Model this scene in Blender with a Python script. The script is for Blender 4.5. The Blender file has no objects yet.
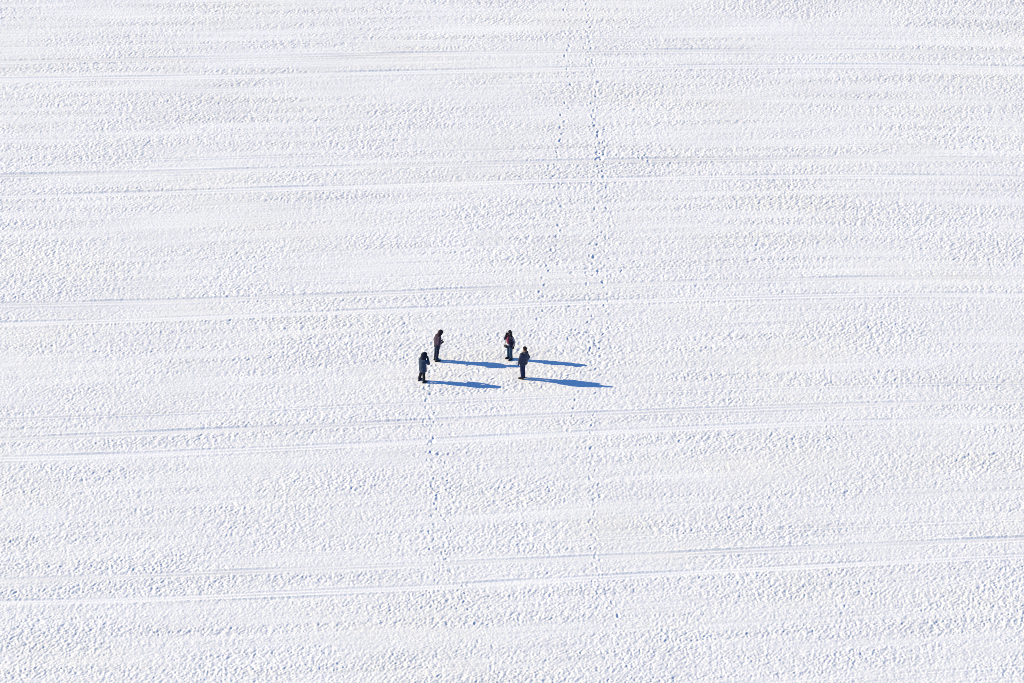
import bpy, bmesh, math, random
import numpy as np
from mathutils import Vector, Matrix

R = math.radians
scn = bpy.context.scene
COL = scn.collection
rng = np.random.RandomState(11)
rnd = random.Random(5)

# ------------------------------------------------------------------ camera
DIST, PITCH, HALFW = 320.0, R(30.0), 0.08
cam_d = bpy.data.cameras.new('camera')
cam_d.sensor_width = 36.0
cam_d.lens = 36.0 / (2 * HALFW)
cam_d.clip_start = 1.0
cam_d.clip_end = 20000.0
cam = bpy.data.objects.new('camera', cam_d)
COL.objects.link(cam)
cam.location = (0.0, -DIST * math.cos(PITCH), DIST * math.sin(PITCH))
cam.rotation_euler = (math.pi / 2 - PITCH, 0, 0)
scn.camera = cam

# ------------------------------------------------------------------ world, sun, exposure
SUN_EL, SHADOW_TURN = R(22.6), R(10.5)
SUN_DIR = Vector((-math.cos(SUN_EL) * math.cos(SHADOW_TURN),
                  math.cos(SUN_EL) * math.sin(SHADOW_TURN), math.sin(SUN_EL)))
world = bpy.data.worlds.new('World')
scn.world = world
world.use_nodes = True
wn = world.node_tree
wn.nodes.clear()
sky = wn.nodes.new('ShaderNodeTexSky')
sky.sky_type = 'NISHITA'
sky.sun_disc = False
sky.sun_elevation = SUN_EL
sky.sun_rotation = R(270.0) + SHADOW_TURN
sky.air_density = 1.0
sky.dust_density = 0.0
sky.ozone_density = 10.0
bg = wn.nodes.new('ShaderNodeBackground')
bg.inputs['Strength'].default_value = 0.125
wo = wn.nodes.new('ShaderNodeOutputWorld')
wn.links.new(sky.outputs[0], bg.inputs['Color'])
wn.links.new(bg.outputs[0], wo.inputs['Surface'])

sd = bpy.data.lights.new('sun', 'SUN')
sd.energy = 5.0
sd.angle = R(0.53)
sd.color = (1.0, 0.843, 0.515)
sun = bpy.data.objects.new('sun', sd)
COL.objects.link(sun)
sun.rotation_euler = (-SUN_DIR).to_track_quat('-Z', 'Y').to_euler()
sun.location = (-60, 20, 60)

scn.view_settings.view_transform = 'Standard'
scn.view_settings.look = 'None'
scn.view_settings.gamma = 1.0
scn.view_settings.exposure = 0.535
scn.cycles.pixel_filter_type = 'BLACKMAN_HARRIS'
scn.cycles.filter_width = 0.80

# ------------------------------------------------------------------ materials
def mat(name, col, rough=0.8, col2=None, scale=12.0, bump=0.0, sheen=0.0, coords='Object'):
    m = bpy.data.materials.new(name)
    m.use_nodes = True
    nt = m.node_tree
    b = nt.nodes['Principled BSDF']
    b.inputs['Roughness'].default_value = rough
    b.inputs['Specular IOR Level'].default_value = 0.25
    b.inputs['Sheen Weight'].default_value = sheen
    tc = nt.nodes.new('ShaderNodeTexCoord')
    nz = nt.nodes.new('ShaderNodeTexNoise')
    nz.inputs['Scale'].default_value = scale
    nz.inputs['Detail'].default_value = 5
    nt.links.new(tc.outputs[coords], nz.inputs['Vector'])
    rp = nt.nodes.new('ShaderNodeValToRGB')
    c2 = col2 or tuple(c * 0.65 for c in col)
    rp.color_ramp.elements[0].position = 0.35
    rp.color_ramp.elements[0].color = (*c2, 1)
    rp.color_ramp.elements[1].position = 0.65
    rp.color_ramp.elements[1].color = (*col, 1)
    nt.links.new(nz.outputs['Fac'], rp.inputs['Fac'])
    nt.links.new(rp.outputs['Color'], b.inputs['Base Color'])
    if bump:
        bp = nt.nodes.new('ShaderNodeBump')
        bp.inputs['Strength'].default_value = bump
        bp.inputs['Distance'].default_value = 0.02
        nt.links.new(nz.outputs['Fac'], bp.inputs['Height'])
        nt.links.new(bp.outputs['Normal'], b.inputs['Normal'])
    return m

def snow_material():
    m = bpy.data.materials.new('snow')
    m.use_nodes = True
    nt = m.node_tree
    L = nt.links.new
    b = nt.nodes['Principled BSDF']
    b.inputs['Roughness'].default_value = 0.75
    b.inputs['Specular IOR Level'].default_value = 0.15
    geo = nt.nodes.new('ShaderNodeNewGeometry')
    # faint tint of the snow: thin places let a little stubble through (creamy), else cool white
    mp = nt.nodes.new('ShaderNodeMapping')
    mp.inputs['Scale'].default_value = (0.10, 0.22, 0.2)
    L(geo.outputs['Position'], mp.inputs['Vector'])
    n1 = nt.nodes.new('ShaderNodeTexNoise')
    n1.inputs['Scale'].default_value = 1.0
    n1.inputs['Detail'].default_value = 4
    L(mp.outputs[0], n1.inputs['Vector'])
    r1 = nt.nodes.new('ShaderNodeValToRGB')
    e = r1.color_ramp.elements
    e[0].position = 0.30; e[0].color = SNOW_A
    e[1].position = 0.52; e[1].color = SNOW_B
    x = e.new(0.72); x.color = SNOW_C
    L(n1.outputs['Fac'], r1.inputs['Fac'])
    # wind-packed and wheel-pressed snow is a cleaner white than the crust between; drill lines carry painted light and shade (per-vertex 'pack')
    pk = nt.nodes.new('ShaderNodeAttribute')
    pk.attribute_name = 'pack_shade'
    pr = nt.nodes.new('ShaderNodeMapRange')
    pr.inputs['To Min'].default_value = 0.885
    pr.inputs['To Max'].default_value = 1.03
    L(pk.outputs['Fac'], pr.inputs['Value'])
    sc_ = nt.nodes.new('ShaderNodeVectorMath'); sc_.operation = 'SCALE'
    L(r1.outputs[0], sc_.inputs[0]); L(pr.outputs['Result'], sc_.inputs['Scale'])
    L(sc_.outputs[0], b.inputs['Base Color'])
    # grain everywhere, clods outside the modelled stretch
    n2 = nt.nodes.new('ShaderNodeTexNoise')
    n2.inputs['Scale'].default_value = 9.0
    n2.inputs['Detail'].default_value = 3
    L(geo.outputs['Position'], n2.inputs['Vector'])
    n3 = nt.nodes.new('ShaderNodeTexNoise')
    n3.inputs['Scale'].default_value = 2.6
    n3.inputs['Detail'].default_value = 3
    L(geo.outputs['Position'], n3.inputs['Vector'])
    at = nt.nodes.new('ShaderNodeAttribute')
    at.attribute_name = 'outer'
    mu = nt.nodes.new('ShaderNodeMath'); mu.operation = 'MULTIPLY'
    L(n3.outputs['Fac'], mu.inputs[0]); L(at.outputs['Fac'], mu.inputs[1])
    m2 = nt.nodes.new('ShaderNodeMath'); m2.operation = 'MULTIPLY_ADD'
    L(n2.outputs['Fac'], m2.inputs[0]); m2.inputs[1].default_value = 0.16
    L(mu.outputs[0], m2.inputs[2])
    bp = nt.nodes.new('ShaderNodeBump')
    bp.inputs['Strength'].default_value = 1.0
    bp.inputs['Distance'].default_value = 0.10
    L(m2.outputs[0], bp.inputs['Height'])
    L(bp.outputs['Normal'], b.inputs['Normal'])
    return m

SNOW_A = (0.888, 0.885, 0.894, 1)
SNOW_B = (0.898, 0.900, 0.900, 1)
SNOW_C = (0.905, 0.898, 0.874, 1)

# ------------------------------------------------------------------ ground coordinates
def G(px, py):
    """point of the level ground seen at a picture position (used to lay out tracks and feet)"""
    dx = (px - 512.0) / 512.0 * HALFW
    dy = -(py - 341.5) / 512.0 * HALFW
    f = np.array([0, math.cos(PITCH), -math.sin(PITCH)])
    up = np.array([0, math.sin(PITCH), math.cos(PITCH)])
    d = f + dx * np.array([1.0, 0, 0]) + dy * up
    o = np.array([0, -DIST * math.cos(PITCH), DIST * math.sin(PITCH)])
    t = -o[2] / d[2]
    p = o + t * d
    return float(p[0]), float(p[1])

# ------------------------------------------------------------------ the snow field
PX = [0, 171, 342, 512, 683, 853, 1024]
LINES = [  # the two wheel tracks of every tramline, far to near
    ([62, 58.5, 56, 52.5, 50.5, 51, 53], [80, 77, 73.5, 70, 67, 65.5, 68]),
    ([176, 172, 167, 163, 160, 157.5, 160], [197, 193, 186, 182, 178, 176, 178]),
    ([305, 300, 295, 289, 282, 278, 278], [324, 319, 312, 305, 299, 295, 295]),
    ([440, 432, 425, 418, 411, 404, 401], [459, 452, 446, 437, 428, 422, 420]),
    ([581, 574, 568, 562, 554, 545, 539], [603, 598, 591, 582, 574, 563, 556]),
]
def fit(ys):
    p = np.array([G(x, y) for x, y in zip(PX, ys)])
    return np.polyfit(p[:, 0], p[:, 1], 3)
FITS = [(fit(a), fit(b)) for a, b in LINES]

X0, X1, Y0, Y1 = -34.0, 34.0, -37.0, 44.0
SX, SY = 0.037, 0.046
nx, ny = int((X1 - X0) / SX) + 1, int((Y1 - Y0) / SY) + 1
gx = X0 + np.arange(nx) * SX
gy = Y0 + np.arange(ny) * SY

def field(spec, seed):
    """random field shaped by a spectrum, unit variance"""
    r = np.random.RandomState(seed)
    w = np.fft.rfft2(r.standard_normal((ny, nx)))
    ky = np.fft.fftfreq(ny, SY)[:, None]
    kx = np.fft.rfftfreq(nx, SX)[None, :]
    f = np.fft.irfft2(w * spec(kx, ky), s=(ny, nx))
    f -= f.mean()
    return f / f.std()

def lowpass(lx, ly):
    return lambda kx, ky: np.exp(-0.5 * ((kx * lx) ** 2 + (ky * ly) ** 2) * 2.0)

def clodspec(lam, width, ang, ratio):
    ca, sa = math.cos(ang), math.sin(ang)
    def s(kx, ky):
        a = kx * ca + ky * sa            # along the long axis of a clod
        c = -kx * sa + ky * ca
        k = np.sqrt((a * ratio) ** 2 + c ** 2) * lam
        return np.exp(-0.5 * ((np.log(np.maximum(k, 1e-6))) / width) ** 2)
    return s

# row phase: 0 at the farthest tramline, 1 at the next ...
ks = np.arange(-2, 8)
cen = np.zeros((len(ks), nx))
for i, (a, b) in enumerate(FITS):
    cen[i + 2] = 0.5 * (np.polyval(a, gx) + np.polyval(b, gx))
step_f = cen[2] - cen[3]; step_n = cen[5] - cen[6]
cen[1] = cen[2] + step_f; cen[0] = cen[1] + step_f
for j in (7, 8, 9):
    cen[j] = cen[j - 1] - step_n
U = np.empty((ny, nx), np.float32)
for i in range(nx):
    U[:, i] = np.interp(-gy, -cen[:, i], ks)
GX, GY = np.meshgrid(gx, gy)

# the rows bend gently: shear the band fields so that they follow them
def along(f):
    idx = ((U - U.min()) / (U.max() - U.min()) * (ny - 1))
    i0 = np.clip(idx.astype(int), 0, ny - 2)
    t = idx - i0
    c = np.broadcast_to(np.arange(nx)[None, :], U.shape)
    return f[i0, c] * (1 - t) + f[i0 + 1, c] * t

small = field(clodspec(0.20, 0.30, R(70), 1.2), 1)
mid = field(clodspec(0.32, 0.36, R(58), 1.5), 2)
big = field(clodspec(0.62, 0.35, R(45), 1.5), 3)
grit = field(clodspec(0.14, 0.25, R(80), 1.3), 4)
bands = along(field(lowpass(9.0, 0.50), 5))
bands2 = along(field(lowpass(14.0, 1.3), 6))
patch = field(lowpass(3.2, 1.8), 7)
patch2 = field(lowpass(9.0, 7.0), 17)
streak = along(field(lowpass(5.0, 0.16), 8))
relief = along(field(lowpass(10.0, 0.9), 9))

farther = np.clip((GY + 10) / 45, 0, 1)
amp = np.exp((0.24 + 0.22 * farther) * bands + 0.24 * bands2 + 0.18 * patch + 0.22 * patch2)
amp = np.clip(amp, 0.22, 1.65) * (0.82 - 0.0042 * GY)
pack_shade = 0.5 - (0.07 + 0.10 * farther) * bands - (0.04 + 0.04 * farther) * bands2 - 0.045 * streak * (0.6 + 0.5 * farther) + 0.06 * field(lowpass(2.5, 1.2), 18)
rough = mid * 0.0046 + small * 0.0044 + big * 0.0036 + grit * 0.0022
rough = np.where(rough > 0, 0.012 * np.tanh(rough / 0.012), 0.020 * np.tanh(rough / 0.020))
damp = np.ones_like(amp)
H = np.zeros_like(amp)

def wheel(fitc, seed, half=0.24):
    r = np.random.RandomState(seed)
    yc = np.polyval(fitc, gx)
    wob = np.convolve(r.standard_normal(nx + 400), np.hanning(401) / 200, 'valid')[:nx] * 0.25
    d = GY - (yc + wob * 0.2)[None, :]
    vis = 0.75 + 0.35 * np.clip(np.convolve(r.standard_normal(nx + 300), np.hanning(301) / 13, 'valid')[:nx] * 0.5 + 0.5, 0, 1)
    a = np.exp(-(d / half) ** 4)
    v2 = np.clip(0.55 + 0.5 * np.convolve(r.standard_normal(nx + 160), np.hanning(161) / 9, 'valid')[:nx], 0.1, 1.3)[None, :]
    v3 = np.clip(0.55 + 0.5 * np.convolve(r.standard_normal(nx + 220), np.hanning(221) / 11, 'valid')[:nx], 0.1, 1.3)[None, :]
    prof = (-0.020 * a
            + 0.032 * v3 * np.exp(-((d - 0.02) / 0.055) ** 2)
            + 0.042 * v2 * np.exp(-((d - half - 0.05) / 0.07) ** 2)
            + 0.030 * v3 * np.exp(-((d + half + 0.05) / 0.07) ** 2))
    return a, prof * vis[None, :], vis

for n, (a, b) in enumerate(FITS):
    for q, f in enumerate((a, b)):
        w, p, vis = wheel(f, 30 + 2 * n + q)
        damp *= 1 - 0.82 * w
        H += p
    pack_shade += 0.62 * w ** 3 * vis[None, :]

# working passes between the tramlines: narrow lines left by the drill
for k in range(-2, 7):
    for s in range(1, 5):
        u0 = k + s / 5.0 + rng.uniform(-0.015, 0.015)
        d = (U - u0) * 13.5
        v = rng.uniform(0.35, 1.0)
        seg = np.convolve(rng.standard_normal(nx + 500), np.hanning(501) / 16, 'valid')[:nx]
        seg = np.clip(0.65 + 0.5 * seg, 0.1, 1.2) * v
        damp *= 1 - 0.6 * seg[None, :] * np.exp(-(d / 0.13) ** 2)
        pack_shade += 0.45 * seg[None, :] * np.exp(-((d - 0.06) / 0.09) ** 2) - 0.35 * seg[None, :] * np.exp(-((d + 0.10) / 0.08) ** 2)  # paints a sunlit ridge line and a shaded furrow line into the snow colour
    H += seg[None, :] * (0.042 * np.exp(-((d - 0.08) / 0.06) ** 2) - 0.030 * np.exp(-((d + 0.07) / 0.07) ** 2))
H += streak * 0.0042 + relief * 0.006
H += rough * amp * damp * 1.0

# footprints --------------------------------------------------------------
def dent(x, y, ang, ln=0.30, wd=0.13, depth=0.05, rim=0.010):
    ln *= 0.85; ln *= rnd.uniform(0.8, 1.25); wd *= rnd.uniform(0.75, 1.15); depth *= 0.43 * rnd.uniform(0.7, 1.25)
    i0, i1 = int((x - 0.6 - X0) / SX), int((x + 0.6 - X0) / SX)
    j0, j1 = int((y - 0.6 - Y0) / SY), int((y + 0.6 - Y0) / SY)
    if i0 < 0 or j0 < 0 or i1 >= nx or j1 >= ny:
        return
    X = GX[j0:j1, i0:i1] - x
    Y = GY[j0:j1, i0:i1] - y
    a = X * math.cos(ang) + Y * math.sin(ang)
    c = -X * math.sin(ang) + Y * math.cos(ang)
    r = np.sqrt((a / (ln / 2)) ** 2 + (c / (wd / 2)) ** 2)
    H[j0:j1, i0:i1] += -depth / (1 + np.exp((r - 1.0) * 4.5)) + rim * np.exp(-((r - 1.55) / 0.35) ** 2)

def trail(pts, step=0.68, depth=0.05, jit=0.085, side=0.095):
    P = [np.array(G(*p)) for p in pts]
    acc, s = 0.0, 1
    for a, b in zip(P[:-1], P[1:]):
        L = np.linalg.norm(b - a)
        if L < 1e-6:
            continue
        d = (b - a) / L
        nrm = np.array([-d[1], d[0]])
        t = acc
        while t < L:
            p = a + d * t + nrm * s * side + rng.normal(0, jit, 2)
            dent(p[0], p[1], math.atan2(d[1], d[0]) + rng.normal(0, 0.15),
                 rng.uniform(0.27, 0.36), rng.uniform(0.12, 0.18), depth * rng.uniform(0.6, 1.25))
            s = -s
            t += step * rng.uniform(0.85, 1.15)
        acc = t - L

trail([(567, -20), (569, 60), (571, 75), (566, 110), (560, 130), (557, 160), (558, 190), (560, 215),
       (558, 240), (545, 275), (541, 310), (537, 328), (524, 345), (512, 356)], depth=0.055)
trail([(586, -20), (588, 20), (591, 60), (596, 85), (594, 115), (600, 140), (603, 165), (606, 190),
       (610, 215), (603, 235), (600, 260), (607, 290), (609, 315), (603, 352)], depth=0.060)
trail([(584, 30), (590, 62), (594, 90), (592, 130)], depth=0.045)
trail([(601, 130), (597, 170), (600, 215), (594, 240), (588, 290), (590, 340), (594, 380)], depth=0.05)
trail([(594, 384), (593, 420), (594, 460), (596, 500), (593, 560), (600, 582), (607, 602), (622, 640), (630, 690)], depth=0.045)
trail([(588, 470), (592, 510), (598, 560), (596, 600), (610, 690)], depth=0.03)
trail([(424, 386), (430, 420), (425, 432), (440, 460), (430, 490), (442, 520), (455, 527), (446, 560),
       (468, 605), (488, 650), (500, 690)], depth=0.045, jit=0.13)
trail([(434, 365), (429, 395), (434, 424), (428, 455), (436, 500), (432, 540), (441, 600)], depth=0.042)
trail([(446, 455), (452, 500), (448, 530), (444, 570), (490, 600)], depth=0.040)
trail([(822, 372), (830, 470), (845, 600), (848, 690)], depth=0.020)
trail([(655, 600), (664, 640), (668, 690)], depth=0.022)
trail([(571, 430), (576, 380), (590, 352), (575, 340), (566, 337)], depth=0.040)

def scatter(cx, cy, rx, ry, n, depth):
    for _ in range(n):
        px, py = rng.normal(cx, rx), rng.normal(cy, ry)
        x, y = G(px, py)
        dent(x, y, rng.uniform(0, math.pi), rng.uniform(0.26, 0.36), rng.uniform(0.12, 0.20), depth * rng.uniform(0.5, 1.2), 0.007)
scatter(436, 369, 9, 4, 14, 0.030)
scatter(560, 374, 24, 5, 30, 0.040)
scatter(588, 342, 12, 6, 24, 0.055)
scatter(600, 268, 26, 10, 45, 0.042)
scatter(540, 262, 18, 6, 16, 0.040)
scatter(600, 148, 4, 16, 22, 0.048)
scatter(648, 152, 18, 7, 26, 0.036)
scatter(436, 450, 10, 34, 30, 0.040)
scatter(598, 350, 8, 20, 16, 0.036)
scatter(515, 364, 8, 4, 12, 0.030)
scatter(425, 386, 7, 3, 12, 0.030)
scatter(475, 374, 26, 6, 34, 0.034)
scatter(525, 382, 9, 3, 10, 0.028)
scatter(440, 365, 6, 3, 10, 0.030)

def ground_z(x, y):
    i = (x - X0) / SX; j = (y - Y0) / SY
    i0, j0 = int(i), int(j)
    return float(H[j0 - 1:j0 + 3, i0 - 1:i0 + 3].mean())

PERSON_PX = {'a': (435.9, 360.4), 'b': (421.7, 381.3), 'c': (509.9, 358.6), 'd': (523.0, 378.2)}
for k, (px, py) in PERSON_PX.items():          # trodden flat where the four stand
    x, y = G(px, py)
    w = np.exp(-(((GX - x) / 0.45) ** 2 + ((GY - y) / 0.45) ** 2) ** 2)
    H = H * (1 - w) + (-0.012) * w

# fade to level ground at the rim of the finely modelled stretch
fx = np.clip(np.minimum(GX - X0, X1 - GX) / 2.5, 0, 1)
fy = np.clip(np.minimum(GY - Y0, Y1 - GY) / 2.5, 0, 1)
fade = fx * fy
fade = fade * fade * (3 - 2 * fade)
H *= fade

def outward(start, sign, s0):
    out, v, s = [], start, s0
    while abs(v) < 7000:
        s *= 1.16
        v += sign * s
        out.append(v)
    return np.array(out)

ox1, ox0 = outward(X1, 1, SX * 4), outward(X0, -1, SX * 4)[::-1]
oy1, oy0 = outward(Y1, 1, SY * 4), outward(Y0, -1, SY * 4)[::-1]
xs = np.concatenate([ox0, gx, ox1]); ys = np.concatenate([oy0, gy, oy1])
Z = np.zeros((len(ys), len(xs)), np.float32)
O = np.ones_like(Z)
Z[len(oy0):len(oy0) + ny, len(ox0):len(ox0) + nx] = H
O[len(oy0):len(oy0) + ny, len(ox0):len(ox0) + nx] = 1 - fade
PK = np.full_like(Z, 0.5)
PK[len(oy0):len(oy0) + ny, len(ox0):len(ox0) + nx] = 0.5 + (np.clip(pack_shade, 0, 1) - 0.5) * fade
co = np.empty((len(ys), len(xs), 3), np.float32)
co[..., 0] = xs[None, :]; co[..., 1] = ys[:, None]; co[..., 2] = Z
NV = len(xs) * len(ys)
ii = np.arange(NV, dtype=np.int32).reshape(len(ys), len(xs))
q = np.stack([ii[:-1, :-1], ii[:-1, 1:], ii[1:, 1:], ii[1:, :-1]], -1).reshape(-1)
me = bpy.data.meshes.new('snow_field')
me.vertices.add(NV)
me.vertices.foreach_set('co', co.reshape(-1))
nq = len(q) // 4
me.loops.add(len(q))
me.loops.foreach_set('vertex_index', q)
me.polygons.add(nq)
me.polygons.foreach_set('loop_start', np.arange(0, nq * 4, 4, dtype=np.int32))
me.polygons.foreach_set('loop_total', np.full(nq, 4, np.int32))
at = me.attributes.new('outer', 'FLOAT', 'POINT')
at.data.foreach_set('value', O.reshape(-1))
at = me.attributes.new('pack_shade', 'FLOAT', 'POINT')
at.data.foreach_set('value', PK.reshape(-1))
me.update(calc_edges=True)
me.polygons.foreach_set('use_smooth', np.ones(nq, bool))
me.materials.append(snow_material())
ground = bpy.data.objects.new('ground', me)
COL.objects.link(ground)
ground['kind'] = 'structure'

# ------------------------------------------------------------------ figures: solid pieces fused to one skin
class Clay:
    """overlapping closed pieces that get fused into one continuous surface"""
    def __init__(s):
        s.bm = bmesh.new()
    def limb(s, p0, r0, p1, r1, flat=1.0, flat_dir=None, seg=16):
        p0, p1 = Vector(p0), Vector(p1)
        ax = (p1 - p0); L = ax.length
        ax.normalize()
        ref = Vector(flat_dir) if flat_dir else (Vector((0, 1, 0)) if abs(ax.y) < 0.9 else Vector((1, 0, 0)))
        u = (ref - ax * ref.dot(ax)).normalized()
        v = ax.cross(u)
        rings = []
        prof = [(-r0 * math.cos(t), r0 * math.sin(t)) for t in (0.25, 0.6, 1.0, math.pi / 2)]
        prof += [(L * f, r0 + (r1 - r0) * f) for f in (0.33, 0.66)]
        prof += [(L + r1 * math.cos(t), r1 * math.sin(t)) for t in (math.pi / 2, 1.0, 0.6, 0.25)]
        for h, r in prof:
            rings.append([s.bm.verts.new(p0 + ax * h + u * (r * flat * math.cos(2 * math.pi * i / seg)) + v * (r * math.sin(2 * math.pi * i / seg))) for i in range(seg)])
        s._skin(rings)
        return s
    def _skin(s, rings):
        n = len(rings[0])
        for a, b in zip(rings[:-1], rings[1:]):
            for i in range(n):
                s.bm.faces.new((a[i], a[(i + 1) % n], b[(i + 1) % n], b[i]))
        s.bm.faces.new(rings[0][::-1]); s.bm.faces.new(rings[-1])
    def loft(s, rows, seg=24):
        """rows of (centre x, centre y, z, half depth, half width)"""
        rings = []
        for cx, cy, z, a, b in rows:
            rings.append([s.bm.verts.new((cx + a * math.cos(2 * math.pi * i / seg), cy + b * math.sin(2 * math.pi * i / seg), z)) for i in range(seg)])
        s._skin(rings)
        return s
    def ball(s, c, r, rot=None):
        r = (r, r, r) if isinstance(r, (int, float)) else r
        M = Matrix.Translation(Vector(c)) @ (rot or Matrix.Identity(4)) @ Matrix.Diagonal((*r, 1))
        bmesh.ops.create_uvsphere(s.bm, u_segments=16, v_segments=10, radius=1.0, matrix=M)
        return s
    def fuse(s, name, material, parent, voxel=0.012, smooth=4, wrinkle=0.0, seed=0):
        bmesh.ops.recalc_face_normals(s.bm, faces=s.bm.faces)
        m = bpy.data.meshes.new(name); s.bm.to_mesh(m); s.bm.free()
        tmp = bpy.data.objects.new(name, m); COL.objects.link(tmp)
        rm = tmp.modifiers.new('fuse', 'REMESH'); rm.mode = 'VOXEL'; rm.voxel_size = voxel
        sm = tmp.modifiers.new('smooth', 'SMOOTH'); sm.iterations = smooth; sm.factor = 0.5
        dg = bpy.context.evaluated_depsgraph_get()
        out = bpy.data.meshes.new_from_object(tmp.evaluated_get(dg))
        bpy.data.objects.remove(tmp); bpy.data.meshes.remove(m)
        if wrinkle:
            from mathutils import noise
            out.update()
            for v in out.vertices:
                p = v.co * 7.0 + Vector((seed, 0, 0)); p.z *= 1.7
                v.co += v.normal * wrinkle * (noise.noise(p) + 0.5 * noise.noise(p * 2.3))
        out.polygons.foreach_set('use_smooth', [True] * len(out.polygons))
        out.materials.clear(); out.materials.append(material)
        out.name = name
        o = bpy.data.objects.new(name, out); COL.objects.link(o)
        o.parent = parent
        return o

def V(*a): return Vector(a)

SKIN = mat('skin', (0.42, 0.25, 0.18), 0.55, (0.36, 0.20, 0.15), 20)
EYE = mat('eye_surface', (0.03, 0.02, 0.02), 0.2)
BLACK_LEATHER = mat('black_leather', (0.012, 0.012, 0.016), 0.5, scale=30)
GLOVE = mat('dark_glove_knit', (0.018, 0.018, 0.026), 0.9, scale=40)

def hand(c, wrist, fwd, thumb_side, curl=0.9):
    """palm, four unequal curled fingers and a thumb leaving the side of the palm"""
    wrist = Vector(wrist); f = Vector(fwd).normalized(); t = Vector(thumb_side)
    t = (t - f * t.dot(f)).normalized()
    n = f.cross(t)                                   # palm normal
    if curl < 0: n = -n; curl = -curl
    c.limb(wrist - f * 0.01, 0.028, wrist + f * 0.045, 0.034, flat=1.15, flat_dir=t)
    c.limb(wrist + f * 0.04 + t * 0.018, 0.022, wrist + f * 0.075 + t * 0.022, 0.018)
    c.limb(wrist + f * 0.04 - t * 0.018, 0.022, wrist + f * 0.07 - t * 0.024, 0.017)
    for i, ln in enumerate((0.070, 0.080, 0.074, 0.058)):
        p = wrist + f * (0.085 - 0.004 * abs(i - 1)) + t * (0.033 - 0.022 * i)
        d = f.copy(); a = 0.0
        for sgm in (0.45, 0.32, 0.23):
            a += curl * 0.55
            d = (f * math.cos(a) + n * math.sin(a))
            q2 = p + d * ln * sgm
            c.limb(p, 0.0095, q2, 0.0085, seg=8)
            p = q2
    b = wrist + f * 0.025 + t * 0.030
    m1 = b + (t * 0.7 + f * 0.6 + n * 0.3).normalized() * 0.038
    c.limb(b, 0.014, m1, 0.011, seg=8)
    c.limb(m1, 0.011, m1 + (f * 0.8 + t * 0.2 + n * 0.5).normalized() * 0.032, 0.009, seg=8)

def head_frame(J):
    """matrix of the head: x forward, z up"""
    return Matrix.Translation(J['head']) @ Matrix.Rotation(J.get('head_yaw', 0), 4, 'Z') @ Matrix.Rotation(J.get('head_pitch', 0), 4, 'Y')

def body(J, name='person', glove=False):
    c = Clay()
    M = head_frame(J)
    def h(x, y, z): return M @ Vector((x, y, z))
    rot = M.to_quaternion().to_matrix().to_4x4()
    c.ball(h(-0.012, 0, 0.03), (0.098, 0.076, 0.095), rot)          # skull
    c.ball(h(0.020, 0, -0.035), (0.070, 0.058, 0.080), rot)         # face
    c.ball(h(0.045, 0, -0.088), (0.034, 0.034, 0.028), rot)         # chin
    c.limb(h(0.082, 0, 0.005), 0.009, h(0.100, 0, -0.030), 0.014, seg=10)      # nose
    c.limb(h(0.080, -0.018, -0.062), 0.0075, h(0.080, 0.018, -0.062), 0.0075, seg=8)
    for s in (-1, 1):
        c.limb(h(0.076, 0.015 * s, 0.020), 0.010, h(0.068, 0.045 * s, 0.020), 0.009, seg=8)   # brow
        c.ball(h(-0.010, 0.078 * s, -0.012), (0.018, 0.009, 0.030), rot)       # ear
        c.ball(h(0.060, 0.036 * s, -0.030), 0.022)                             # cheek
    c.limb(J['neck'], 0.058, h(-0.02, 0, -0.06), 0.054)
    # trunk
    pel, chest, neck = J['pelvis'], J['chest'], J['neck']
    mid = (pel + chest) / 2
    c.limb(pel + V(0, -.07, 0), 0.105, pel + V(0, .07, 0), 0.105)
    c.limb(pel, 0.125, mid, 0.115, flat=1.25, flat_dir=(0, 1, 0))
    c.limb(mid, 0.115, chest, 0.12, flat=1.35, flat_dir=(0, 1, 0))
    c.limb(chest, 0.11, neck, 0.06, flat=1.4, flat_dir=(0, 1, 0))
    for s, k in ((1, 'l'), (-1, 'r')):
        sh, el, wr = J['shoulder_' + k], J['elbow_' + k], J['wrist_' + k]
        c.limb(chest + (sh - chest) * 0.4, 0.085, sh, 0.062)
        c.limb(sh, 0.056, el, 0.042)
        c.limb(el, 0.043, wr, 0.028)
        hand(c, wr, J.get('hand_' + k, (wr - el)), J.get('thumb_' + k, (1, 0, 0)), J.get('curl_' + k, 0.8 * s))
        hp, kn, an = J['hip_' + k], J['knee_' + k], J['ankle_' + k]
        c.limb(hp, 0.088, kn, 0.056)
        c.limb(kn + (an - kn) * 0.02, 0.056, kn.lerp(an, 0.3) + V(-0.012, 0, 0), 0.058)
        c.limb(kn.lerp(an, 0.3) + V(-0.012, 0, 0), 0.057, an, 0.038)
        td = J['toe_' + k]
        c.limb(an + V(0, 0, -0.035) - td * 0.03, 0.036, an + V(0, 0, -0.055) + td * 0.14, 0.028)
    o = c.fuse(name, SKIN, None, voxel=0.007, smooth=3)
    for s in (-1, 1):
        e = Clay(); e.ball(h(0.074, 0.030 * s, -0.002), 0.0125)
        bm = e.bm; m = bpy.data.meshes.new('eye'); bm.to_mesh(m); bm.free()
        m.materials.append(EYE)
        eo = bpy.data.objects.new('eye', m); COL.objects.link(eo); eo.parent = o
    return o

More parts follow.
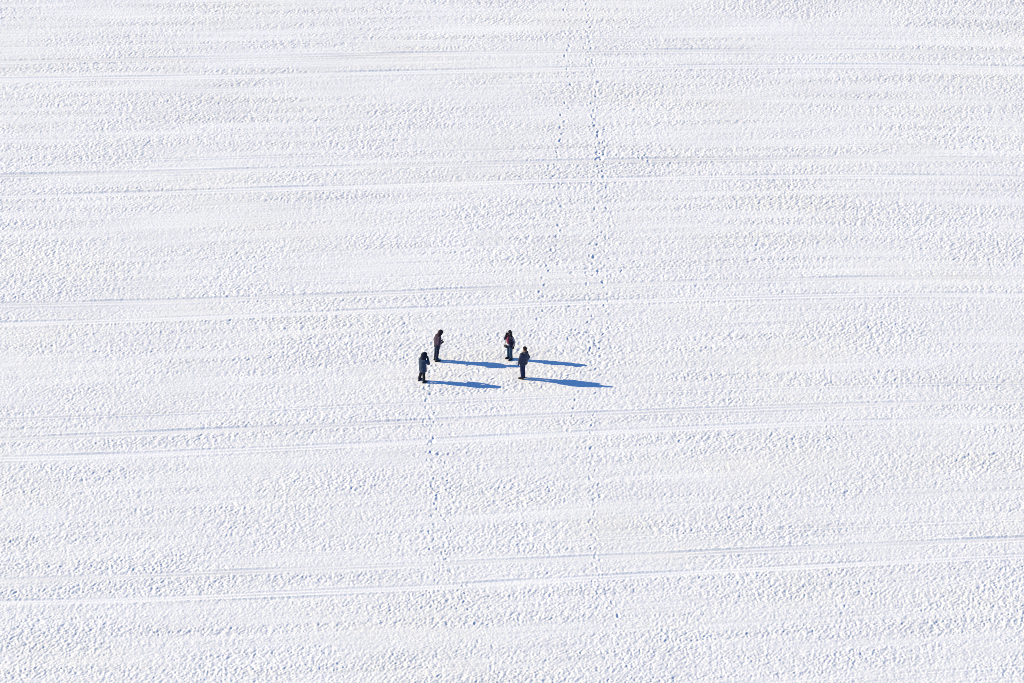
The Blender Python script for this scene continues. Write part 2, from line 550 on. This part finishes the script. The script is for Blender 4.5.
def boots(J, par, m):
    for k in ('l', 'r'):
        an, kn, td = J['ankle_' + k], J['knee_' + k], J['toe_' + k]
        c = Clay()
        c.limb(an + V(0, 0, 0.10), 0.064, an + V(0, 0, -0.03), 0.058)
        c.limb(an + V(0, 0, -0.045) - td * 0.04, 0.048, an + V(0, 0, -0.045) + td * 0.09, 0.050, flat=1.0)
        c.limb(an + V(0, 0, -0.045) + td * 0.08, 0.050, an + V(0, 0, -0.058) + td * 0.17, 0.036, flat=1.2, flat_dir=(-td.y, td.x, 0))
        o = c.fuse('boot', m, par, voxel=0.009, smooth=2)
        s = Clay()                                     # the sole, its own piece of the boot
        b = an + V(0, 0, -0.092)
        n = V(-td.y, td.x, 0)
        top = []
        for t, w in ((-.095, .022), (-.07, .042), (0, .045), (.08, .050), (.14, .050), (.19, .034), (.212, .012)):
            top.append((b + td * t, w))
        ring = [p + n * w for p, w in top] + [p - n * w for p, w in reversed(top)]
        lo = [s.bm.verts.new(p + V(0, 0, -0.006)) for p in ring]
        hi = [s.bm.verts.new(p + V(0, 0, 0.026)) for p in ring]
        s.bm.faces.new(lo[::-1]); s.bm.faces.new(hi)
        for i in range(len(ring)):
            s.bm.faces.new((lo[i], lo[(i + 1) % len(ring)], hi[(i + 1) % len(ring)], hi[i]))
        bmesh.ops.recalc_face_normals(s.bm, faces=s.bm.faces)
        me2 = bpy.data.meshes.new('sole'); s.bm.to_mesh(me2); s.bm.free(); me2.materials.append(BLACK_LEATHER)
        so = bpy.data.objects.new('sole', me2); COL.objects.link(so); so.parent = o

def trousers(J, par, m, r=1.0):
    c = Clay()
    pel = J['pelvis']
    c.limb(pel + V(0, -.07, .03), 0.120, pel + V(0, .07, .03), 0.120)
    for k in ('l', 'r'):
        hp, kn, an = J['hip_' + k], J['knee_' + k], J['ankle_' + k]
        c.limb(hp, 0.104 * r, kn, 0.080 * r)
        c.limb(kn, 0.080 * r, an + V(0, 0, 0.03), 0.072 * r)
    c.fuse('trousers', m, par, voxel=0.011, smooth=3, wrinkle=0.009, seed=3)

def jacket(J, par, m, hem_z, hem=(0.17, 0.23), waist=(0.15, 0.20), chest=(0.155, 0.215), name='jacket', sleeve=1.0, seed=1, zoff=0.0):
    c = Clay()
    pel, ch, nk = J['pelvis'], J['chest'], J['neck']
    mid = (pel + ch) / 2
    def ctr(z):
        if z < pel.z: return Vector((pel.x, pel.y, z))
        t = (z - pel.z) / (ch.z - pel.z)
        return pel.lerp(ch, t)
    hb = ctr(hem_z)
    rows = [(hb.x, hb.y, hem_z, hem[0] * 0.97, hem[1] * 0.97), (hb.x, hb.y, hem_z + 0.02, *hem),
            (pel.x, pel.y, max(pel.z + 0.02, hem_z + 0.05), (hem[0] + waist[0]) / 2, (hem[1] + waist[1]) / 2),
            (mid.x, mid.y, mid.z, *waist),
            (ch.x, ch.y, ch.z - 0.04, *chest), (ch.x, ch.y, ch.z + 0.08, chest[0] * 0.92, chest[1] * 0.95),
            ((ch.x + nk.x) / 2, ch.y, ch.z + 0.155, chest[0] * 0.66, chest[1] * 0.66),
            (nk.x, nk.y, nk.z + 0.0, 0.092, 0.095), (nk.x + 0.01, nk.y, nk.z + 0.045, 0.086, 0.086)]
    c.loft(rows)
    for k in ('l', 'r'):
        sh, el, wr = J['shoulder_' + k], J['elbow_' + k], J['wrist_' + k]
        c.limb(ch + (sh - ch) * 0.5, 0.10, sh, 0.080)
        c.limb(sh, 0.082 * sleeve, el, 0.068 * sleeve)
        c.limb(el, 0.068 * sleeve, wr.lerp(el, 0.04), 0.050 * sleeve)
    o = c.fuse(name, m, par, voxel=0.012, smooth=4, wrinkle=0.012, seed=seed)
    return o

def gloves(J, par, m, which=('l', 'r')):
    for k in which:
        c = Clay()
        el, wr = J['elbow_' + k], J['wrist_' + k]
        s = 1 if k == 'l' else -1
        hand(c, wr, J.get('hand_' + k, (wr - el)), J.get('thumb_' + k, (1, 0, 0)), J.get('curl_' + k, 0.8 * s))
        o = c.fuse('glove', m, par, voxel=0.006, smooth=0)
        o.data.update()
        for v in o.data.vertices:
            v.co += v.normal * 0.0045

def hood(J, par, m, fat=1.0, fur=None):
    M = head_frame(J)
    rot = M.to_quaternion().to_matrix().to_4x4()
    c = Clay()
    c.ball(M @ V(-0.035, 0, 0.035), (0.128 * fat, 0.112 * fat, 0.128 * fat), rot)
    c.limb(M @ V(-0.045, 0, -0.02), 0.112 * fat, J['neck'] + V(-0.02, 0, -0.02), 0.105 * fat)
    for s in (-1, 1):
        c.limb(M @ V(0.035, 0.070 * fat * s, 0.08), 0.030, M @ V(0.045, 0.078 * fat * s, -0.06), 0.032)
    c.limb(M @ V(0.035, -0.07 * fat, 0.085), 0.030, M @ V(0.045, 0, 0.125 * fat), 0.028)
    c.limb(M @ V(0.035, 0.07 * fat, 0.085), 0.030, M @ V(0.045, 0, 0.125 * fat), 0.028)
    c.limb(M @ V(0.045, -0.07 * fat, -0.07), 0.032, J['neck'] + V(0.06, 0, 0.03), 0.04)
    c.limb(M @ V(0.045, 0.07 * fat, -0.07), 0.032, J['neck'] + V(0.06, 0, 0.03), 0.04)
    o = c.fuse('hood', m, par, voxel=0.010, smooth=2, wrinkle=0.008, seed=5)
    if fur:
        f = Clay()
        pts = [M @ V(0.062, 0.095 * fat * math.sin(a), 0.02 + 0.118 * fat * math.cos(a)) for a in [2 * math.pi * i / 14 for i in range(14)]]
        for i in range(14):
            f.limb(pts[i], 0.024, pts[(i + 1) % 14], 0.024, seg=10)
        f.fuse('fur_trim', fur, o, voxel=0.009, smooth=0, wrinkle=0.016, seed=8)
    return o

def joints(scale=1.0, lean=0.0, spread=0.10, stride=0.0, yaw_toes=0.15):
    """a relaxed standing skeleton, x forward, y to the figure's left"""
    s = scale
    J = dict(pelvis=V(0, 0, 0.95) * s, chest=V(lean * 0.6, 0, 1.29) * s, neck=V(lean, 0, 1.475) * s,
             head=V(lean + 0.035, 0, 1.635) * s)
    for k, q in (('l', 1), ('r', -1)):
        J['hip_' + k] = V(0, 0.085 * q, 0.90) * s
        J['knee_' + k] = V(stride * 0.5 * q + 0.02, (0.075 + spread * 0.45) * q, 0.50) * s
        J['ankle_' + k] = V(stride * q, (0.06 + spread) * q, 0.0) + V(0, 0, 0.098)
        J['toe_' + k] = V(math.cos(yaw_toes), math.sin(yaw_toes) * q, 0)
        J['shoulder_' + k] = V(lean * 0.75, 0.175 * q, 1.40) * s
        J['elbow_' + k] = V(lean * 0.5 - 0.03, 0.235 * q, 1.12) * s
        J['wrist_' + k] = V(lean * 0.3 + 0.06, 0.235 * q, 0.87) * s
        J['thumb_' + k] = V(1, -0.2 * q, 0)
    return J

def place(o, key, heading, label):
    x, y = G(*PERSON_PX[key])
    o.location = (x, y, ground_level(x, y))
    o.rotation_euler = (0, 0, heading)
    o['label'] = label
    o['category'] = 'person'
    o['group'] = 'people standing together on the snow'

def ground_level(x, y):
    i = int(round((x - X0) / SX)); j = int(round((y - Y0) / SY))
    return float(H[j - 3:j + 4, i - 3:i + 4].mean()) - 0.006

# --- far left figure: hood up, bowed head, hands together in front, facing right
MA1 = mat('plum_jacket_cloth', (0.050, 0.027, 0.064), 0.85, (0.034, 0.019, 0.048), 9, 0.4, 0.1)
MA2 = mat('navy_trouser_cloth', (0.008, 0.017, 0.050), 0.85, scale=9)
MA3 = mat('dark_hood_cloth', (0.030, 0.014, 0.028), 0.9, scale=14)
J = joints(0.955, lean=0.19, spread=0.035, stride=0.0)
J['pelvis'].x += 0.08
for k in 'lr':
    J['hip_' + k].x += 0.08; J['knee_' + k].x += 0.03
J['head'] += V(0.055, 0, -0.02); J['head_pitch'] = R(38)
for k, q in (('l', 1), ('r', -1)):
    J['elbow_' + k] = V(0.06, 0.25 * q, 1.08)
    J['wrist_' + k] = V(0.27, 0.085 * q, 1.01 + 0.02 * q)
    J['hand_' + k] = V(0.6, -0.35 * q, 0.15); J['thumb_' + k] = V(0, -0.2 * q, 1); J['curl_' + k] = 0.9 * -q
p = body(J)
boots(J, p, BLACK_LEATHER); trousers(J, p, MA2)
c = Clay(); q0 = J['pelvis']
c.loft([(q0.x - 0.01, 0, 0.80, 0.150, 0.188), (q0.x, 0, 0.84, 0.155, 0.192), (q0.x + 0.02, 0, 0.95, 0.158, 0.194), (q0.x + 0.04, 0, 1.08, 0.145, 0.185)])
c.fuse('skirt_of_jacket', MA2, p, 0.011, 3, 0.008, 15)
jk = jacket(J, p, MA1, 0.96, hem=(0.168, 0.203), waist=(0.165, 0.200), chest=(0.175, 0.210), sleeve=1.1)
gloves(J, p, GLOVE); hood(J, p, MA3)
place(p, 'a', R(24), 'person in dusky plum jacket and dark hood, head bowed, leftmost of the two farther figures')

# --- near left figure: long blue parka, hood up, hands lifted to the face
MB1 = mat('petrol_blue_parka_cloth', (0.012, 0.036, 0.092), 0.8, (0.008, 0.026, 0.066), 8, 0.4, 0.1)
MB2 = mat('black_trouser_cloth', (0.010, 0.012, 0.024), 0.85, scale=9)
MB3 = mat('dark_fur', (0.011, 0.015, 0.038), 0.95, scale=30)
J = joints(0.865, lean=0.14, spread=0.105, stride=0.0)
J['pelvis'].x += 0.08
for k in 'lr':
    J['hip_' + k].x += 0.08; J['knee_' + k].x += 0.035
J['head'] += V(0.03, 0, -0.015); J['head_pitch'] = R(14)
J['elbow_r'] = V(0.23, -0.27, 1.05); J['wrist_r'] = V(0.32, -0.10, 1.29)
J['hand_r'] = V(-0.25, 0.20, 0.8); J['thumb_r'] = V(-0.4, 0.8, 0); J['curl_r'] = 0.7
J['elbow_l'] = V(0.21, 0.26, 1.04); J['wrist_l'] = V(0.33, 0.08, 1.26)
J['hand_l'] = V(-0.25, -0.1, 0.8); J['thumb_l'] = V(-0.4, -0.8, 0); J['curl_l'] = -0.7
p = body(J)
boots(J, p, BLACK_LEATHER); trousers(J, p, MB2, 1.0)
jacket(J, p, MB1, 0.58, hem=(0.175, 0.215), waist=(0.170, 0.205), chest=(0.180, 0.230), name='parka', sleeve=1.08, seed=20)
gloves(J, p, GLOVE)
hood(J, p, MB3, 1.30, MB3)
place(p, 'b', R(42), 'person in long petrol blue parka, fur edged hood up, both hands raised to the face')

# --- far right figure: open dark jacket over a red sweater, jeans, camera at the eye
MC1 = mat('midnight_blue_jacket_cloth', (0.018, 0.018, 0.050), 0.8, scale=9, bump=0.4)
MC2 = mat('jeans_denim', (0.020, 0.060, 0.125), 0.85, (0.013, 0.042, 0.090), 14)
MC3 = mat('raspberry_sweater_knit', (0.21, 0.040, 0.080), 0.9, (0.15, 0.028, 0.055), 40)
MC4 = mat('grey_sleeve_stripe', (0.34, 0.33, 0.42), 0.7, scale=20)
MC5 = mat('dark_hair', (0.014, 0.009, 0.018), 0.6, scale=40)
MC6 = mat('white_shirt_cotton', (0.62, 0.63, 0.68), 0.9, scale=25)
J = joints(0.92, lean=0.0, spread=0.045, stride=0.0)
J['head'] += V(0.0, 0, 0); J['head_pitch'] = R(8)
J['elbow_r'] = V(0.13, -0.23, 1.11); J['wrist_r'] = V(0.16, -0.10, 1.37)
J['hand_r'] = V(-0.02, 0.12, 0.7); J['thumb_r'] = V(-0.5, 0.8, 0); J['curl_r'] = 0.9
J['elbow_l'] = V(-0.06, 0.26, 1.04); J['wrist_l'] = V(0.0, 0.27, 0.80)
p = body(J)
boots(J, p, BLACK_LEATHER); trousers(J, p, MC2)
jk = jacket(J, p, MC1, 0.74, hem=(0.150, 0.205), waist=(0.135, 0.185), chest=(0.140, 0.200), seed=31)
c = Clay()
c.limb((0.115, 0, 0.98), 0.075, (0.118, 0.0, 1.15), 0.080, flat=1.35, flat_dir=(0, 1, 0))
c.limb((0.118, 0, 1.15), 0.080, (0.095, 0, 1.29), 0.058, flat=1.25, flat_dir=(0, 1, 0))
c.fuse('sweater', MC3, p, 0.011, 3, 0.008, 3)
c = Clay()
c.limb((0.105, -0.03, 0.90), 0.080, (0.110, 0.03, 0.90), 0.080)
c.fuse('shirt_hem', MC6, p, 0.010, 2, 0.006, 4)
c = Clay()
a, b, d = J['shoulder_l'], J['elbow_l'], J['wrist_l']
c.limb(a + V(0.0, 0.050, 0.02), 0.042, b + V(0.0, 0.040, 0.0), 0.036)
c.limb(b + V(0.0, 0.040, 0), 0.036, d + V(0.0, 0.028, 0.08), 0.030)
c.fuse('sleeve_stripe', MC4, jk, 0.009, 2)
gloves(J, p, GLOVE)
M = head_frame(J); rot = M.to_quaternion().to_matrix().to_4x4()
c = Clay()
c.ball(M @ V(-0.030, 0, 0.045), (0.108, 0.092, 0.100), rot)
c.limb(M @ V(-0.055, 0, 0.02), 0.088, J['neck'] + V(-0.06, 0, -0.02), 0.080, flat=1.2, flat_dir=(0, 1, 0))
for s in (-1, 1):
    c.limb(M @ V(0.0, 0.072 * s, 0.03), 0.032, J['neck'] + V(0.02, 0.095 * s, -0.04), 0.028)
c.fuse('hair', MC5, p, 0.009, 1, 0.010, 9)
place(p, 'c', R(220), 'person in open dark jacket, red sweater and jeans with a camera at the eye')

def solid(name, parent, material, boxes, bevel=0.006):
    bm = bmesh.new()
    for c0, sz in boxes:
        g = bmesh.ops.create_cube(bm, size=1.0)
        for v in g['verts']:
            v.co = Vector((v.co.x * sz[0] + c0[0], v.co.y * sz[1] + c0[1], v.co.z * sz[2] + c0[2]))
    bmesh.ops.bevel(bm, geom=bm.edges[:], offset=bevel, segments=2, affect='EDGES')
    m = bpy.data.meshes.new(name); bm.to_mesh(m); bm.free(); m.materials.append(material)
    o = bpy.data.objects.new(name, m); COL.objects.link(o); o.parent = parent
    return o

def cyl(name, parent, material, c0, axis, r, ln):
    bm = bmesh.new()
    q = Vector(axis).to_track_quat('Z', 'Y').to_matrix().to_4x4()
    bmesh.ops.create_cone(bm, cap_ends=True, segments=20, radius1=r, radius2=r * 1.08, depth=ln, matrix=Matrix.Translation(c0) @ q)
    bmesh.ops.bevel(bm, geom=[e for e in bm.edges if len(e.link_faces) == 2 and e.calc_face_angle() > 1], offset=0.003, segments=2, affect='EDGES')
    m = bpy.data.meshes.new(name); bm.to_mesh(m); bm.free(); m.materials.append(material)
    o = bpy.data.objects.new(name, m); COL.objects.link(o); o.parent = parent
    return o

CAMB = mat('camera_black', (0.010, 0.010, 0.012), 0.4, scale=40)
GLASS = mat('lens_glass', (0.02, 0.02, 0.04), 0.08, scale=10)
base = p.matrix_world.copy()
bpy.context.view_layer.update()
base = p.matrix_world.copy()
camt = bpy.data.objects.new('handheld_camera', None); COL.objects.link(camt)
camt['label'] = 'black handheld camera held up to the eye of the figure in the red sweater'
camt['category'] = 'camera'
camt.empty_display_size = 0.1
camt.matrix_world = base @ Matrix.Translation(J['head'] + V(0.130, 0.0, -0.010))
solid('camera_body', camt, CAMB, [((0, 0, 0), (0.055, 0.145, 0.095)), ((0.0, 0, 0.058), (0.05, 0.06, 0.03)), ((0.015, -0.066, 0), (0.06, 0.03, 0.09))], 0.007)
ln_ = cyl('lens', camt, CAMB, V(0.060, 0.01, -0.005), (1, 0, 0), 0.040, 0.08)
cyl('lens_glass', ln_, GLASS, V(0.1025, 0.01, -0.005), (1, 0, 0), 0.033, 0.005)

BAGM = mat('charcoal_bag_canvas', (0.045, 0.042, 0.050), 0.85, scale=30)
bag = bpy.data.objects.new('shoulder_bag', None); COL.objects.link(bag)
bag['label'] = 'small charcoal shoulder bag hanging in front of the hip of the figure in jeans'
bag['category'] = 'bag'
bag.empty_display_size = 0.1
bag.matrix_world = base @ Matrix.Translation(V(0.16, -0.13, 0.66))
solid('bag_body', bag, BAGM, [((0, 0, 0.07), (0.09, 0.17, 0.14))], 0.02)
solid('bag_flap', bag, BAGM, [((0.020, 0, 0.105), (0.075, 0.180, 0.085))], 0.02)
c = Clay()
st = [V(0, -0.06, 0.13), V(-0.02, -0.04, 0.34), V(-0.06, 0.02, 0.55), V(-0.10, 0.12, 0.70)]
for a, b in zip(st[:-1], st[1:]):
    c.limb(a, 0.012, b, 0.012, seg=8)
c.fuse('strap', BAGM, bag, 0.006, 1)

# --- near right figure: slate parka seen from behind, fur collar, fur hat
MD1 = mat('slate_blue_jacket_cloth', (0.027, 0.038, 0.084), 0.85, (0.020, 0.028, 0.062), 8, 0.4, 0.1)
MD2 = mat('navy_trouser_twill', (0.014, 0.022, 0.085), 0.85, scale=9)
MD3 = mat('brown_fur', (0.085, 0.058, 0.042), 0.95, (0.05, 0.032, 0.025), 30)
MD4 = mat('dark_knit_hat', (0.020, 0.013, 0.012), 0.95, scale=35)
MD5 = mat('tan_scarf_wool', (0.26, 0.17, 0.13), 0.95, (0.20, 0.12, 0.09), 30)
J = joints(1.05, lean=0.0, spread=0.025, stride=0.0)
for k in ('l', 'r'):
    J['shoulder_' + k].x -= 0.03
J['pelvis'].x -= 0.03
J['chest'].x -= 0.07; J['neck'].x -= 0.12; J['head'].x -= 0.14
J['head_pitch'] = R(6); J['head_yaw'] = R(-8)
J['elbow_l'] = V(0.02, 0.285, 1.20); J['wrist_l'] = V(0.10, 0.255, 0.93)
J['elbow_r'] = V(-0.17, -0.26, 1.14); J['wrist_r'] = V(-0.06, -0.27, 0.96)
p = body(J)
boots(J, p, BLACK_LEATHER); trousers(J, p, MD2, 0.98)
jk = jacket(J, p, MD1, 0.86, hem=(0.195, 0.235), waist=(0.205, 0.240), chest=(0.190, 0.240), sleeve=1.15, seed=44)
gloves(J, p, GLOVE)
M = head_frame(J); rot = M.to_quaternion().to_matrix().to_4x4()
c = Clay()
c.ball(M @ V(-0.014, 0, 0.058), (0.106, 0.092, 0.092), rot)
c.limb(M @ V(-0.03, -0.03, 0.01), 0.078, M @ V(-0.03, 0.03, 0.01), 0.078)
c.fuse('knit_hat', MD4, p, 0.009, 2, 0.006, 2)
c = Clay()
for i in range(16):
    a0, a1 = 2 * math.pi * i / 16, 2 * math.pi * (i + 1) / 16
    c.limb(J['neck'] + V(0.075 * math.cos(a0), 0.08 * math.sin(a0), 0.065), 0.030, J['neck'] + V(0.075 * math.cos(a1), 0.08 * math.sin(a1), 0.065), 0.030, seg=10)
c.fuse('scarf', MD5, p, 0.009, 1, 0.010, 7)
c = Clay()                                           # the hood lying on the shoulders, edged with fur
n0 = J['neck']
c.limb(n0 + V(-0.07, -0.08, -0.01), 0.065, n0 + V(-0.07, 0.08, -0.01), 0.065)
c.limb(n0 + V(-0.09, -0.05, -0.08), 0.060, n0 + V(-0.09, 0.05, -0.08), 0.060)
hd = c.fuse('folded_hood', MD1, p, 0.011, 3, 0.010, 6)
c = Clay()
for a, b in (((0.03, -0.13, -0.02), (-0.06, -0.12, -0.02)), ((-0.06, -0.12, -0.02), (-0.12, -0.05, -0.03)), ((-0.12, -0.05, -0.03), (-0.12, 0.05, -0.03)),
             ((-0.12, 0.05, -0.03), (-0.06, 0.12, -0.02)), ((-0.06, 0.12, -0.02), (0.03, 0.13, -0.02))):
    c.limb(n0 + V(*a), 0.034, n0 + V(*b), 0.034, seg=10)
c.fuse('fur_trim', MD3, hd, 0.010, 0, 0.018, 12)
place(p, 'd', R(148), 'tallest person, seen from behind in slate blue jacket with brown fur collar and dark hat')
